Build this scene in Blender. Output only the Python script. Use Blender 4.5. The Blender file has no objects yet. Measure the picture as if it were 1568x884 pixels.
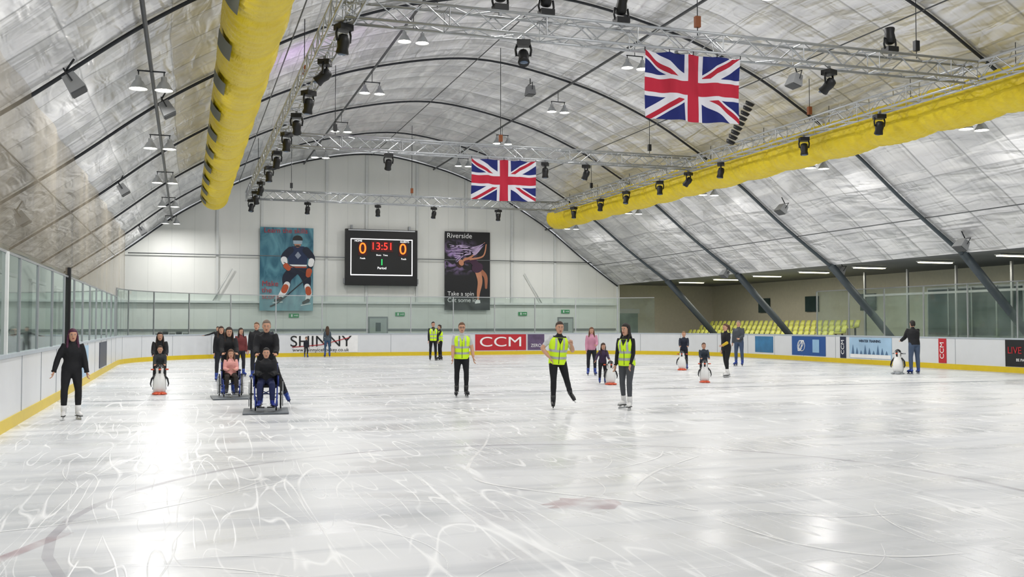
import bpy, math, random
from mathutils import Vector, Matrix, noise
R=random.Random(7)
sc=bpy.context.scene
V=Vector
def hx(h):
    h=h.lstrip('#'); c=[int(h[i:i+2],16)/255 for i in (0,2,4)]
    return tuple((x/12.92 if x<=.04045 else ((x+.055)/1.055)**2.4) for x in c)
# ------------------------------------------------------------------ materials
MC={}
def mat(name,col,rough=.6,metal=0,es=0,bump=0,bscale=30,var=.08,vscale=6):
    if name in MC: return MC[name]
    if isinstance(col,str): col=hx(col)
    m=bpy.data.materials.new(name); m.use_nodes=True; nt=m.node_tree; n=nt.nodes; L=nt.links
    p=n['Principled BSDF']; p.inputs['Roughness'].default_value=rough; p.inputs['Metallic'].default_value=metal
    tc=n.new('ShaderNodeTexCoord'); nz=n.new('ShaderNodeTexNoise'); nz.inputs['Scale'].default_value=vscale
    L.new(tc.outputs['Object'],nz.inputs['Vector'])
    mx=n.new('ShaderNodeMix'); mx.data_type='RGBA'
    mx.inputs[6].default_value=tuple(c*(1-var) for c in col)+(1,); mx.inputs[7].default_value=tuple(min(1,c*(1+var)) for c in col)+(1,)
    L.new(nz.outputs[0],mx.inputs[0]); L.new(mx.outputs[2],p.inputs['Base Color'])
    if es: 
        L.new(mx.outputs[2],p.inputs['Emission Color']); p.inputs['Emission Strength'].default_value=es
    if bump:
        n2=n.new('ShaderNodeTexNoise'); n2.inputs['Scale'].default_value=bscale; n2.inputs['Detail'].default_value=3
        L.new(tc.outputs['Object'],n2.inputs['Vector'])
        b=n.new('ShaderNodeBump'); b.inputs['Strength'].default_value=bump; b.inputs['Distance'].default_value=.02
        L.new(n2.outputs[0],b.inputs['Height']); L.new(b.outputs[0],p.inputs['Normal'])
    MC[name]=m; return m
def cloth(h): return mat('cloth_'+h,h,.85,bump=.6,bscale=14,var=.15)
class NB:
    def __init__(s,m): s.n=m.node_tree.nodes; s.L=m.node_tree.links
    def M(s,op,a,b=None,c=None,clamp=False):
        x=s.n.new('ShaderNodeMath'); x.operation=op; x.use_clamp=clamp
        for i,v in enumerate((a,b,c)):
            if v is None: continue
            if isinstance(v,(int,float)): x.inputs[i].default_value=v
            else: s.L.new(v,x.inputs[i])
        return x.outputs[0]
    def noise(s,vec,scale,detail=2,dist=0,rough=.5):
        x=s.n.new('ShaderNodeTexNoise'); x.inputs['Scale'].default_value=scale; x.inputs['Detail'].default_value=detail
        x.inputs['Distortion'].default_value=dist; x.inputs['Roughness'].default_value=rough
        s.L.new(vec,x.inputs['Vector']); return x.outputs[0]
    def map(s,vec,loc=(0,0,0),rot=(0,0,0),sc=(1,1,1)):
        x=s.n.new('ShaderNodeMapping'); x.inputs[1].default_value=loc; x.inputs[2].default_value=rot; x.inputs[3].default_value=sc
        s.L.new(vec,x.inputs[0]); return x.outputs[0]
    def rng(s,v,a,b,c,d):
        x=s.n.new('ShaderNodeMapRange'); 
        for i,q in enumerate((a,b,c,d)): x.inputs[i+1].default_value=q
        s.L.new(v,x.inputs[0]); return x.outputs[0]
    def mix(s,f,a,b):
        x=s.n.new('ShaderNodeMix'); x.data_type='RGBA'
        if isinstance(f,(int,float)): x.inputs[0].default_value=f
        else: s.L.new(f,x.inputs[0])
        for i,v in ((6,a),(7,b)):
            if isinstance(v,tuple): x.inputs[i].default_value=v+(1,) if len(v)==3 else v
            else: s.L.new(v,x.inputs[i])
        return x.outputs[2]
def newmat(name):
    m=bpy.data.materials.new(name); m.use_nodes=True; return m,NB(m),m.node_tree.nodes['Principled BSDF']
# ------------------------------------------------------------------ mesh builder
class MB:
    def __init__(s): s.v=[];s.f=[];s.m=[];s.s=[];s.mats=[]
    def mi(s,m):
        if m not in s.mats: s.mats.append(m)
        return s.mats.index(m)
    def add(s,vs,fs,m,smooth=False,matfn=None):
        o=len(s.v); s.v+= [tuple(v) for v in vs]
        for f in fs:
            s.f.append(tuple(i+o for i in f)); s.s.append(smooth)
            if matfn:
                c=sum((V(vs[i]) for i in f),V())/len(f); s.m.append(s.mi(matfn(c)))
            else: s.m.append(s.mi(m))
    def tube(s,pts,rads,m,seg=8,ref=None,cap=True,smooth=True,matfn=None,closed=False):
        pts=[V(p) for p in pts]; n=len(pts)
        if isinstance(rads,(int,float)): rads=[rads]*n
        vs=[];fs=[]
        for i,p in enumerate(pts):
            if closed: t=pts[(i+1)%n]-pts[i-1]
            else: t=pts[min(i+1,n-1)]-pts[max(i-1,0)]
            t=t.normalized() if t.length>1e-9 else V((0,0,1))
            r=V(ref) if ref is not None else (V((1,0,0)) if abs(t.x)<.8 else V((0,1,0)))
            u=r-t*r.dot(t)
            if u.length<1e-4: u=V((0,1,0))-t*t.y
            u.normalize(); w=t.cross(u)
            a,b=rads[i] if isinstance(rads[i],tuple) else (rads[i],rads[i])
            for j in range(seg):
                an=2*math.pi*j/seg; vs.append(p+u*(a*math.cos(an))+w*(b*math.sin(an)))
        for i in range(n if closed else n-1):
            k=(i+1)%n
            for j in range(seg):
                j2=(j+1)%seg; fs.append((i*seg+j,i*seg+j2,k*seg+j2,k*seg+j))
        if cap and not closed:
            fs.append(tuple(range(seg))[::-1]); fs.append(tuple((n-1)*seg+j for j in range(seg)))
        s.add(vs,fs,m,smooth,matfn)
    def ell(s,c,r,m,seg=10,rings=7,M=None,matfn=None):
        M=M or Matrix.Identity(3); c=V(c); pts=[];rd=[]
        for i in range(rings+1):
            a=math.pi*(.04+.92*i/rings); pts.append(c+M@V((0,0,-r[2]*math.cos(a)))); q=math.sin(a); rd.append((r[0]*q,r[1]*q))
        s.tube(pts,rd,m,seg,ref=M@V((1,0,0)),matfn=matfn)
    def box(s,c,d,m,M=None,top=1.0):
        M=M or Matrix.Identity(3); c=V(c); x,y,z=d[0]/2,d[1]/2,d[2]/2
        vs=[c+M@V(q) for q in ((-x,-y,-z),(x,-y,-z),(x,y,-z),(-x,y,-z),(-x*top,-y*top,z),(x*top,-y*top,z),(x*top,y*top,z),(-x*top,y*top,z))]
        s.add(vs,[(3,2,1,0),(4,5,6,7),(0,1,5,4),(1,2,6,5),(2,3,7,6),(3,0,4,7)],m)
    def poly(s,pts,m): s.add(pts,[tuple(range(len(pts)))],m)
    def obj(s,name,loc=(0,0,0),rz=0,parent=None):
        me=bpy.data.meshes.new(name); me.from_pydata(s.v,[],s.f); 
        for m in s.mats: me.materials.append(m)
        me.polygons.foreach_set('material_index',s.m); me.polygons.foreach_set('use_smooth',s.s); me.update()
        o=bpy.data.objects.new(name,me); sc.collection.objects.link(o); o.location=loc; o.rotation_euler=(0,0,rz)
        if parent: o.parent=parent
        return o
def empty(name,loc=(0,0,0)):
    o=bpy.data.objects.new(name,None); sc.collection.objects.link(o); o.location=loc; return o
def text(s,size,loc,rot,m,parent=None,name='lettering',ext=.004,align='CENTER',bold=0,sx=1):
    cu=bpy.data.curves.new(name,'FONT'); cu.body=s; cu.size=size; cu.align_x=align; cu.align_y='CENTER'; cu.extrude=ext; cu.offset=bold
    o=bpy.data.objects.new('t',cu); sc.collection.objects.link(o)
    dg=bpy.context.evaluated_depsgraph_get(); me=bpy.data.meshes.new_from_object(o.evaluated_get(dg)); bpy.data.objects.remove(o)
    me.materials.clear(); me.materials.append(m)
    o=bpy.data.objects.new(name,me); sc.collection.objects.link(o); o.location=loc; o.rotation_euler=rot; o.scale=(sx,1,1)
    if parent: o.parent=parent
    return o
FACE=(math.pi/2,0,0); RFACE=(math.pi/2,0,-math.pi/2)
# ------------------------------------------------------------------ camera (stands on ice)
cam=bpy.data.cameras.new('camera'); co=bpy.data.objects.new('camera',cam); sc.collection.objects.link(co); sc.camera=co
co.location=(0,0,1.7); co.rotation_euler=(math.radians(92.1),0,math.radians(-18.4)); cam.sensor_width=36; cam.lens=34.44; cam.clip_end=300
# ------------------------------------------------------------------ shell
XC=10.2; YW=56.6; XL=-2.7; XR=27.6; YF=52.5
half=[(0,11.7),(4,11.05),(7,9.95),(9,8.85),(11,7.6),(13.2,5.9),(15.6,4.2)]
ctrl=[(XC-a,z) for a,z in half[::-1]]+[(XC+a,z) for a,z in half[1:]]
def cr(P,k=8):
    out=[]
    for i in range(len(P)-1):
        p0=P[max(i-1,0)];p1=P[i];p2=P[i+1];p3=P[min(i+2,len(P)-1)]
        for j in range(k):
            t=j/k; out.append(tuple(.5*((2*b)+(c-a)*t+(2*a-5*b+4*c-d)*t*t+(-a+3*b-3*c+d)*t**3) for a,b,c,d in zip(p0,p1,p2,p3)))
    out.append(P[-1]); return out
prof=cr(ctrl)
def pz(x):
    for (x0,z0),(x1,z1) in zip(prof,prof[1:]):
        if x0<=x<=x1: return z0+(z1-z0)*(x-x0)/(x1-x0)
    return 4.2
ribs=[-2.2+7.4*k for k in range(8)]   # ...27.4,34.8,42.2,49.6
# membrane material
m,N,p=newmat('foil_insulation'); p.inputs['Metallic'].default_value=.5; 
uv=N.n.new('ShaderNodeUVMap').outputs[0]
sep=N.n.new('ShaderNodeSeparateXYZ'); N.L.new(uv,sep.inputs[0])
def seam(c,per,w,off=0.):
    fr=N.M('FRACT',N.M('DIVIDE',N.M('ADD',c,off+100*per),per)); d=N.M('MULTIPLY',N.M('MINIMUM',fr,N.M('SUBTRACT',1.0,fr)),per)
    return N.rng(d,0,w,1,0),d
su,du=seam(sep.outputs[0],1.85,.05,2.2); sv,dv=seam(sep.outputs[1],2.1,.03)
n1=N.noise(uv,.45,2); n2=N.noise(N.map(uv,rot=(0,0,.6),sc=(1.6,.22,1)),1.6,2,.5); n3=N.noise(N.map(uv,rot=(0,0,-.15),sc=(.3,1.5,1)),1.7,2,.7)
hgt=N.M('ADD',N.M('MULTIPLY',n2,.8),N.M('MULTIPLY',n3,1.2)); pil=N.M('MULTIPLY',N.M('MINIMUM',N.M('MULTIPLY',du,2.),N.M('MULTIPLY',dv,2.5)),.7,clamp=True)
hgt=N.M('ADD',hgt,pil)
b=N.n.new('ShaderNodeBump'); b.inputs['Strength'].default_value=.55; b.inputs['Distance'].default_value=.2; N.L.new(hgt,b.inputs['Height']); N.L.new(b.outputs[0],p.inputs['Normal'])
base=N.mix(N.rng(n1,.3,.7,0,1),hx('cccdd0'),hx('ebebed')); base=N.mix(N.rng(n3,.42,.68,0,.75),base,hx('fbfbfb'))
base=N.mix(N.M('MULTIPLY',N.M('MAXIMUM',su,N.M('MULTIPLY',sv,.7)),.6),base,hx('5c5e62')); N.L.new(base,p.inputs['Base Color'])
N.L.new(N.rng(n2,.3,.7,.3,.48),p.inputs['Roughness']); foil=m
vs=[];fs=[];uvs=[]; arc=[0]
for a,c in zip(prof,prof[1:]): arc.append(arc[-1]+math.hypot(c[0]-a[0],c[1]-a[1]))
y0=-8; ny=162; dy=(YW-y0)/ny; npf=len(prof)
for j in range(ny+1):
    y=y0+dy*j; fr=((y+2.2)/7.4)%1.0
    for i,(x,z) in enumerate(prof):
        a=prof[max(i-1,0)];c=prof[min(i+1,npf-1)]; t=V((c[0]-a[0],c[1]-a[1])).normalized(); nn=(-t.y,t.x)
        edge=min(1,arc[i]/2,(arc[-1]-arc[i])/2)
        d=.14*math.sin(math.pi*fr)*edge+.05*noise.noise(V((x*.9,y*.9,3)))*edge
        vs.append((x+nn[0]*d,y,z+nn[1]*d)); uvs.append((y,arc[i]))
for j in range(ny):
    for i in range(npf-1): q=j*npf+i; fs.append((q,q+1,q+npf+1,q+npf))
mb=MB(); mb.add(vs,fs,foil,True); ceil=mb.obj('ceiling'); ul=ceil.data.uv_layers.new()
for l in ceil.data.loops: ul.data[l.index].uv=uvs[l.vertex_index]
dark=mat('dark_steel','#303338',.5,.4); steel=mat('galvanised_steel','#8d9093',.4,.7); alu=mat('aluminium','#b4b7ba',.38,.8); black=mat('black_plastic','#0d0e10',.5); 
white=mat('white_paint','#dcdedd',.5)
mb=MB()
for y in ribs+[YW-.15]:
    mb.tube([(x,y,z-.1) for x,z in prof],.04,dark,6,ref=(0,1,0))
    if y<55:
        mb.tube([(XC+15.5,y,4.2),(XC+16.6,y,3.1),(XC+17.75,y,1.95),(XC+19.6,y,0.0)],[(.11,.18)]*4,mat('frame_leg','#4a5359',.5,.3),8,ref=(0,1,0))
        sx_=[(x,z) for x,z in prof if x>XC+9]; mb.tube([(x,y,z-.13) for x,z in sx_],[.03+.05*k/len(sx_) for k in range(len(sx_))],mat('frame_leg','#4a5359'),6,ref=(0,1,0))
mb.obj('roof_arch_ribs')
mb=MB()
for x in (-.8,6.3,13.9,21.0): mb.tube([(x,-8,pz(x)-.2),(x,YW,pz(x)-.2)],.045,mat('purlin_steel','#55585b',.5,.4),6)
for x in (2.7,10.2,17.6,24.0,-3.6): mb.tube([(x,-8,pz(x)-.12),(x,YW,pz(x)-.12)],.02,mat('purlin_steel','#55585b'),5)
mb.obj('roof_purlins')
# far wall
m,N,p=newmat('wall_panel'); tc=N.n.new('ShaderNodeTexCoord').outputs['Object']; sep=N.n.new('ShaderNodeSeparateXYZ'); N.L.new(tc,sep.inputs[0])
fr=N.M('FRACT',N.M('DIVIDE',N.M('ADD',sep.outputs[0],50.),1.2)); line=N.rng(fr,0,.03,1,0)
bs=N.mix(N.noise(N.map(tc,sc=(1,1,.3)),.8,4),hx('d8dbd6'),hx('eeeeea')); bs=N.mix(N.M('MULTIPLY',line,.3),bs,hx('8a8f8e')); N.L.new(bs,p.inputs['Base Color']); p.inputs['Roughness'].default_value=.5
wp=m
mb=MB(); 
for (xa,za),(xb,zb) in zip(prof,prof[1:]): mb.poly([(xa,YW,0),(xb,YW,0),(xb,YW,zb),(xa,YW,za)],wp)
mb.obj('wall_far')
mb=MB()
for x in (1.6,4.0,7.6,9.9,12.9,15.9,18.8,21.6): 
    mb.box((x,YW-.06,(2.95+pz(x))/2),(.14,.1,pz(x)-3.0),mat('column_paint','#d4d7d5',.5))
for x0,x1,z0,z1 in ((2.4,1.4,4.8,3.0),(19.6,20.7,4.8,3.0)): mb.tube([(x0,YW-.15,z0),(x1,YW-.15,z1)],.035,mat('column_paint','#d4d7d5'),6)
mb.obj('trim_1')
mb=MB(); mb.box((XC,YW-.1,2.95),(31,.2,.12),white); mb.tube([(-3,YW-.22,5.55),(24,YW-.22,5.55)],.03,steel,6); mb.box((XC,YW-.04,1.4),(31,.06,.1),steel); mb.obj('trim_2')
wl=mat('side_wall_paint','#6f7975',.6); cream=mat('cream_wall','#dcd8c6',.6)
mb=MB(); mb.box((-5.5,24,2.2),(.15,66,4.6),wl); mb.obj('wall_left')
mb=MB(); mb.box((35,28,2.2),(.15,66,4.6),cream); mb.obj('wall_right')
mb=MB(); mb.box((30.5,60.6,2.2),(9.2,.15,4.6),cream); mb.box((25.95,58.6,2.2),(.15,3.9,4.5),white); mb.obj('wall_concourse_end')
mb=MB(); mb.box((30.4,28,4.42),(9.4,66,.12),mat('soffit','#7d8083',.8)); mb.obj('ceiling_concourse')
mb=MB(); mb.box((14.5,26,-.08),(42,72,.1),mat('rubber_floor','#66696c',.8,bump=.3)); mb.obj('floor')
# ------------------------------------------------------------------ ice
path=[(XL,-7.5),(XL,0),(XL,10),(XL,20),(XL,32),(XL,44)]
for k in range(1,17): a=math.pi-k/16*math.pi/2; path.append((5.8+8.5*math.cos(a),44+8.5*math.sin(a)))
path+=[(12.45,YF),(19.1,YF)]
for k in range(1,17): a=math.pi/2-k/16*math.pi/2; path.append((19.1+8.5*math.cos(a),44+8.5*math.sin(a)))
path+=[(XR,38),(XR,30),(XR,20),(XR,8),(XR,-7.5)]
m,N,p=newmat('ice'); tc=N.n.new('ShaderNodeTexCoord').outputs['Object']
big=N.noise(tc,.22,3); fine=N.noise(N.map(tc,sc=(1,1.6,1)),1.3,4,.5)
def lines(scale,w,rot,sx,sy,mscale,lo,hi,dist=.6,det=1.5,off=0):
    v=N.map(tc,loc=(off,off*2,off*.7),rot=(0,0,rot),sc=(sx,sy,1)); nz=N.noise(v,scale,det,dist)
    l=N.rng(N.M('ABSOLUTE',N.M('SUBTRACT',nz,.5)),0,w,1,0); mk=N.rng(N.noise(N.map(tc,loc=(off*3,1,off)),mscale,2),lo,hi,0,1)
    return N.M('MULTIPLY',l,mk)
A=N.M('ADD',lines(1.5,.008,.3,1,.12,.5,.46,.62,.1,0),lines(1.8,.009,-.6,1,.12,.7,.45,.6,.1,0,off=7))
A=N.M('ADD',A,lines(1.6,.009,1.2,1,.12,.6,.42,.6,.1,0,off=13)); A=N.M('ADD',A,lines(4.5,.02,.9,1,.12,1.1,.45,.62,.1,0,off=31)); A=N.M('ADD',A,lines(4.2,.018,-.9,1,.12,.8,.45,.62,.1,0,off=77))
A=N.M('MINIMUM',A,1.0)
Dk=lines(.9,.012,.05,.35,1.6,.4,.46,.6,off=43)
streak=N.noise(N.map(tc,rot=(0,0,-.3),sc=(.35,2.2,1)),.8,5,.8)
bs=N.mix(N.rng(big,.3,.7,0,1),hx('c8cbcf'),hx('dfe0e1')); bs=N.mix(N.rng(fine,.3,.75,0,.6),bs,hx('d2d4d8')); bs=N.mix(N.rng(streak,.5,.68,0,.55),bs,hx('abafb6'))
bs=N.mix(N.M('MULTIPLY',Dk,.25),bs,hx('8f949b')); bs=N.mix(N.M('MULTIPLY',A,.6),bs,(.96,.965,.97)); N.L.new(bs,p.inputs['Base Color'])
rg=N.M('ADD',N.rng(N.noise(N.map(tc,sc=(.5,1.8,1)),.6,4,.8),.35,.65,.22,.42),N.M('MULTIPLY',A,.2)); N.L.new(rg,p.inputs['Roughness'])
b=N.n.new('ShaderNodeBump'); b.inputs['Strength'].default_value=.15; b.inputs['Distance'].default_value=.01
N.L.new(N.M('ADD',A,fine),b.inputs['Height']); N.L.new(b.outputs[0],p.inputs['Normal']); p.inputs['IOR'].default_value=1.31; p.inputs['Specular IOR Level'].default_value=.5
mb=MB(); mb.poly([(x,y,0) for x,y in path][::-1],m); 
ice=mb.obj('ice_rink_surface')
def faint(name,col,a,lo=.35,hi=.65,scl=1.1):
    m,N,p=newmat(name); tc=N.n.new('ShaderNodeTexCoord').outputs['Object']; p.inputs['Base Color'].default_value=hx(col)+(1,); p.inputs['Roughness'].default_value=.35
    N.L.new(N.rng(N.noise(tc,scl,5),lo,hi,a*.1,a),p.inputs['Alpha']); return m
fr_=faint('ice_paint_red','#a8707a',.32,.4,.6,2.5); fg=faint('ice_paint_grey','#86788a',.3); fb=faint('ice_paint_blue','#5b6478',.42); fw=faint('skate_cut_white','#ffffff',.8)
def ribbon(mb,pts,w,m,z):
    pts=[V((a,b_,0)) for a,b_ in pts]; vs=[];n=len(pts)
    for i,q in enumerate(pts):
        t=(pts[min(i+1,n-1)]-pts[max(i-1,0)]).normalized(); nn=V((-t.y,t.x,0)); ww=w*(.35+.65*math.sin(math.pi*min(1,max(0,i/(n-1))))) if w<.06 else w
        vs+=[q+nn*ww/2+V((0,0,z)),q-nn*ww/2+V((0,0,z))]
    mb.add(vs,[(2*i,2*i+1,2*i+3,2*i+2) for i in range(n-1)],m)
mb=MB()
ribbon(mb,[(3.6+4.6*math.cos(a/40*2*math.pi),8.65+4.6*math.sin(a/40*2*math.pi)) for a in range(41)],.08,fg,.003)
mb.add([(3.6+.36*(1+.2*math.sin(3*k))*math.cos(k/24*2*math.pi),8.65+.32*(1+.2*math.sin(2*k))*math.sin(k/24*2*math.pi),.004) for k in range(24)],[tuple(range(24))],fr_)
ribbon(mb,[(XL+.1,23.4),(XR-.1,23.4)],.3,fb,.003); ribbon(mb,[(XL+.1,37),(XR-.1,37)],.3,fb,.003); ribbon(mb,[(XL+1.6,47.5),(XR-1.6,47.5)],.08,fr_,.003)
ribbon(mb,[(-2.2,6.2),(-1.4,7.6),(-.9,8.8)],.12,fr_,.0045)
mb.obj('ice_line_markings')
mb=MB(); cuts=[]
def G(lst,w=.03): cuts.append((cr(lst,6),w))
G([(5.05,16.3),(4.1,13.5),(3.35,11.7),(3.05,10.6),(3.2,9.8),(4.1,8.6),(4.45,8.0)],.045)
G([(4.45,8.0),(4.3,9.0),(5.1,10.2),(6.3,11.3)],.04); G([(4.4,7.6),(4.5,6.6),(4.9,6.0),(5.6,5.9)],.035); G([(3.2,10.4),(4.5,10.5),(5.6,11.2),(6.1,11.9)],.035)
G([(-2.2,8.8),(-.9,9.2),(.3,10.2),(1.0,11.4)],.035); G([(4.9,7.9),(5.4,7.4),(6.1,7.3)],.035)
for k in range(120):
    x=R.uniform(-2,20); y=R.uniform(5.5,32) if k%2 else R.uniform(5,14); a=R.uniform(0,6.28); cv=R.uniform(-.3,.3); l=R.uniform(.4,1.3); P=[]
    for s in range(6):
        P.append((x,y)); x+=l*.5*math.cos(a); y+=l*.5*math.sin(a); a+=cv; x=max(-2.2,x)
    G(P,R.uniform(.006,.018))
for P,w in cuts: ribbon(mb,P,w,fw,.005)
mb.obj('skate_cut_tracks')
# ------------------------------------------------------------------ boards & glass
def normals(P):
    out=[]
    for i in range(len(P)):
        a=V(P[max(i-1,0)]);c=V(P[min(i+1,len(P)-1)]); t=(c-a).normalized(); out.append((-t.y,t.x))
    return out
def sweep(mb,P,z0,z1,o0,o1,m):
    nn=normals(P); vs=[]
    for (x,y),(a,b_) in zip(P,nn): vs+=[(x+a*o0,y+b_*o0,z0),(x+a*o0,y+b_*o0,z1),(x+a*o1,y+b_*o1,z1),(x+a*o1,y+b_*o1,z0)]
    fs=[]
    for i in range(len(P)-1):
        for k in range(4): fs.append((4*i+k,4*i+(k+1)%4,4*i+4+(k+1)%4,4*i+4+k))
    fs+=[(0,1,2,3),tuple(4*(len(P)-1)+k for k in (3,2,1,0))]; mb.add(vs,fs,m)
brd=mat('board_white','#d6d9dd',.3,var=.05,vscale=2); yel=mat('kickplate_yellow','#d8bd1c',.4)
mb=MB(); sweep(mb,path,.0,1.16,0,.12,brd); sweep(mb,path,0,.2,-.015,0,yel); sweep(mb,path,1.16,1.22,-.02,.14,mat('board_cap','#aeb7bf',.4)); 
def along(P,step):
    out=[];acc=0;nx=0
    for (xa,ya),(xb,yb) in zip(P,P[1:]):
        L_=math.hypot(xb-xa,yb-ya)
        while nx<=acc+L_: t=(nx-acc)/L_; out.append((xa+(xb-xa)*t,ya+(yb-ya)*t,math.atan2(yb-ya,xb-xa))); nx+=step
        acc+=L_
    return out
for x,y,a in along(path,2.4): mb.box((x,y,.68),(.015,.016,.96),mat('board_joint','#8f959b'),Matrix.Rotation(a,3,'Z'))
mb.obj('rink_dasher_boards')
m,N,p=newmat('safety_glass'); n=N.n; n.remove(p); tr=n.new('ShaderNodeBsdfTransparent'); tr.inputs[0].default_value=(.80,.88,.85,1)
gl=n.new('ShaderNodeBsdfGlossy'); gl.inputs['Roughness'].default_value=.03; gl.inputs[0].default_value=(.9,1,.97,1); lw=n.new('ShaderNodeFresnel'); lw.inputs[0].default_value=1.4
df=n.new('ShaderNodeBsdfDiffuse'); df.inputs[0].default_value=(.55,.66,.62,1); mxd=n.new('ShaderNodeMixShader'); 
tc=n.new('ShaderNodeTexCoord').outputs['Object']; N.L.new(N.rng(N.noise(tc,.8,3),.3,.7,.02,.12),mxd.inputs[0]); N.L.new(tr.outputs[0],mxd.inputs[1]); N.L.new(df.outputs[0],mxd.inputs[2])
mx=n.new('ShaderNodeMixShader'); N.L.new(lw.outputs[0],mx.inputs[0]); N.L.new(mxd.outputs[0],mx.inputs[1]); N.L.new(gl.outputs[0],mx.inputs[2]); N.L.new(mx.outputs[0],n['Material Output'].inputs[0]); glass=m
pl=path[:6]; pf=path[5:32]; pr=[(XR,38.5),(XR,8)]
def strip(mb,P,z0,z1,o,m):
    nn=normals(P); vs=[]
    for (x,y),(a,b_) in zip(P,nn): vs+=[(x+a*o,y+b_*o,z0),(x+a*o,y+b_*o,z1)]
    mb.add(vs,[(2*i,2*i+2,2*i+3,2*i+1) for i in range(len(P)-1)],m)
mb=MB()
for P,zt,st in ((pl,2.85,2.2),(pf,3.2,2.4),(pr,3.2,2.3)):
    strip(mb,P,1.22,zt,.06,glass); sweep(mb,P,zt,zt+.04,.045,.075,alu)
    for x,y,a in along(P,st):
        nx,ny_=-math.sin(a)*.06,math.cos(a)*.06
        mb.box((x+nx,y+ny_,(1.22+zt)/2),(.05,.05,zt-1.2),alu,Matrix.Rotation(a,3,'Z'))
mb.box((XL-.06,26.3,2.0),(.12,.14,2.2),black)
mb.box((XL-.06,17.5,1.9),(.09,.09,1.95),white)
mb.obj('rink_safety_glass')
m,N,p=newmat('netting'); tc=N.n.new('ShaderNodeTexCoord').outputs['Object']; p.inputs['Base Color'].default_value=hx('b3a893')+(1,); p.inputs['Roughness'].default_value=.9
N.L.new(N.rng(N.noise(N.map(tc,sc=(1,1.2,.25)),1.3,3),.3,.7,.2,.42),p.inputs['Alpha'])
mb=MB(); P=[(XL-.1+.05*math.sin(y*1.7),y) for y in [k*.5-6 for k in range(115)]]; strip(mb,P,2.92,pz(XL)-.1,0,m)
mb.obj('safety_netting')
# adverts on boards
adb=empty('board_advert_hoardings')
def ad_far(x0,x1,z0,z1,m,nm): q=MB(); q.box(((x0+x1)/2,YF-.012,(z0+z1)/2),(x1-x0,.015,z1-z0),m); q.obj(nm,parent=adb)
def ad_r(ya,yb,z0,z1,m,nm): q=MB(); q.box((XR-.012,(ya+yb)/2,(z0+z1)/2),(.015,yb-ya,z1-z0),m); q.obj(nm,parent=adb)
def ad_l(ya,yb,z0,z1,m,nm): q=MB(); q.box((XL+.012,(ya+yb)/2,(z0+z1)/2),(.015,yb-ya,z1-z0),m); q.obj(nm,parent=adb)
red=mat('ad_red','#b8202c',.4); navy=mat('ad_navy','#18233f',.4); ink=mat('ink_black','#101114',.5); wht=mat('ink_white','#eeeeee',.5); blu=mat('ad_blue','#1c4f93',.4); sky=mat('ad_sky','#9fc0dc',.4,var=.2,vscale=1.5)
ad_far(4.6,8.75,.22,1.12,wht,'banner_1'); text('SHINNY',.82,(6.8,YF-.03,.78),FACE,ink,adb,sx=1.1); text('www.shinnyicehockey.co.uk',.26,(6.8,YF-.03,.35),FACE,ink,adb); 
q=MB(); q.tube([(5.3,YF-.04,.5),(6.8,YF-.04,.62),(8.3,YF-.04,1.0)],.02,red,4); q.obj('swoosh',parent=adb)
ad_far(15.3,18.3,.25,1.14,red,'banner_2'); text('CCM',.78,(16.8,YF-.03,.7),FACE,wht,adb,sx=1.5)
ad_far(18.4,19.4,.25,1.14,mat('ad_photo','#5b4a6a',.4,var=.6,vscale=3),'banner_3'); text('ZERO',.25,(18.9,YF-.03,.5),FACE,wht,adb)
ad_r(37.8,40.4,.25,1.14,blu,'banner_4'); 
q=MB()
for k in range(4): q.tube([(XR-.03,39.6+.25*math.cos(t/12*6.283+k)*(1-.1*k)+.05*k,.7+.25*math.sin(t/12*6.283)) for t in range(12)],.018,wht,4,closed=True)
q.box((XR-.03,38.5,.7),(.01,.5,.6),mat('ad_pale','#8fb7d8')); q.obj('swirl_logo',parent=adb)
ad_r(33.4,36.1,.25,1.14,sky,'banner_5'); text('WINTER TRAINING',.16,(XR-.03,34.75,.98),RFACE,navy,adb)
q=MB()
for k in range(9):
    yy=33.7+k*.27; q.poly([(XR-.025,yy-.1,.4),(XR-.025,yy+.1,.4),(XR-.025,yy,.4+.2+.12*(k%3))],mat('fir_blue','#4e6f93'))
q.box((XR-.024,34.75,.34),(.006,2.6,.16),wht); q.obj('tree_picture',parent=adb)
ad_r(36.35,36.75,.22,1.16,navy,'banner_6'); ad_r(30.35,30.75,.22,1.16,red,'banner_7')
for yy,mm in ((36.55,wht),(30.55,wht)): text('CCM',.3,(XR-.03,yy,.7),(math.pi/2,-math.pi/2,-math.pi/2),mm,adb)
ad_r(23.5,27.5,.22,1.16,ink,'banner_8'); text('LIVE IT.',.34,(XR-.03,26.85,.78),RFACE,red,adb); text('BE PART OF THE TEAM',.14,(XR-.03,26.3,.45),RFACE,wht,adb)
ad_r(42.0,43.6,.3,1.1,mat('ad_green','#2f6f9c',.4,var=.5,vscale=2),'banner_9')
for ya,yb,mm in ((28,31,sky),(35,38,navy)): ad_l(ya,yb,.25,1.1,mm,'banner_side')
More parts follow.
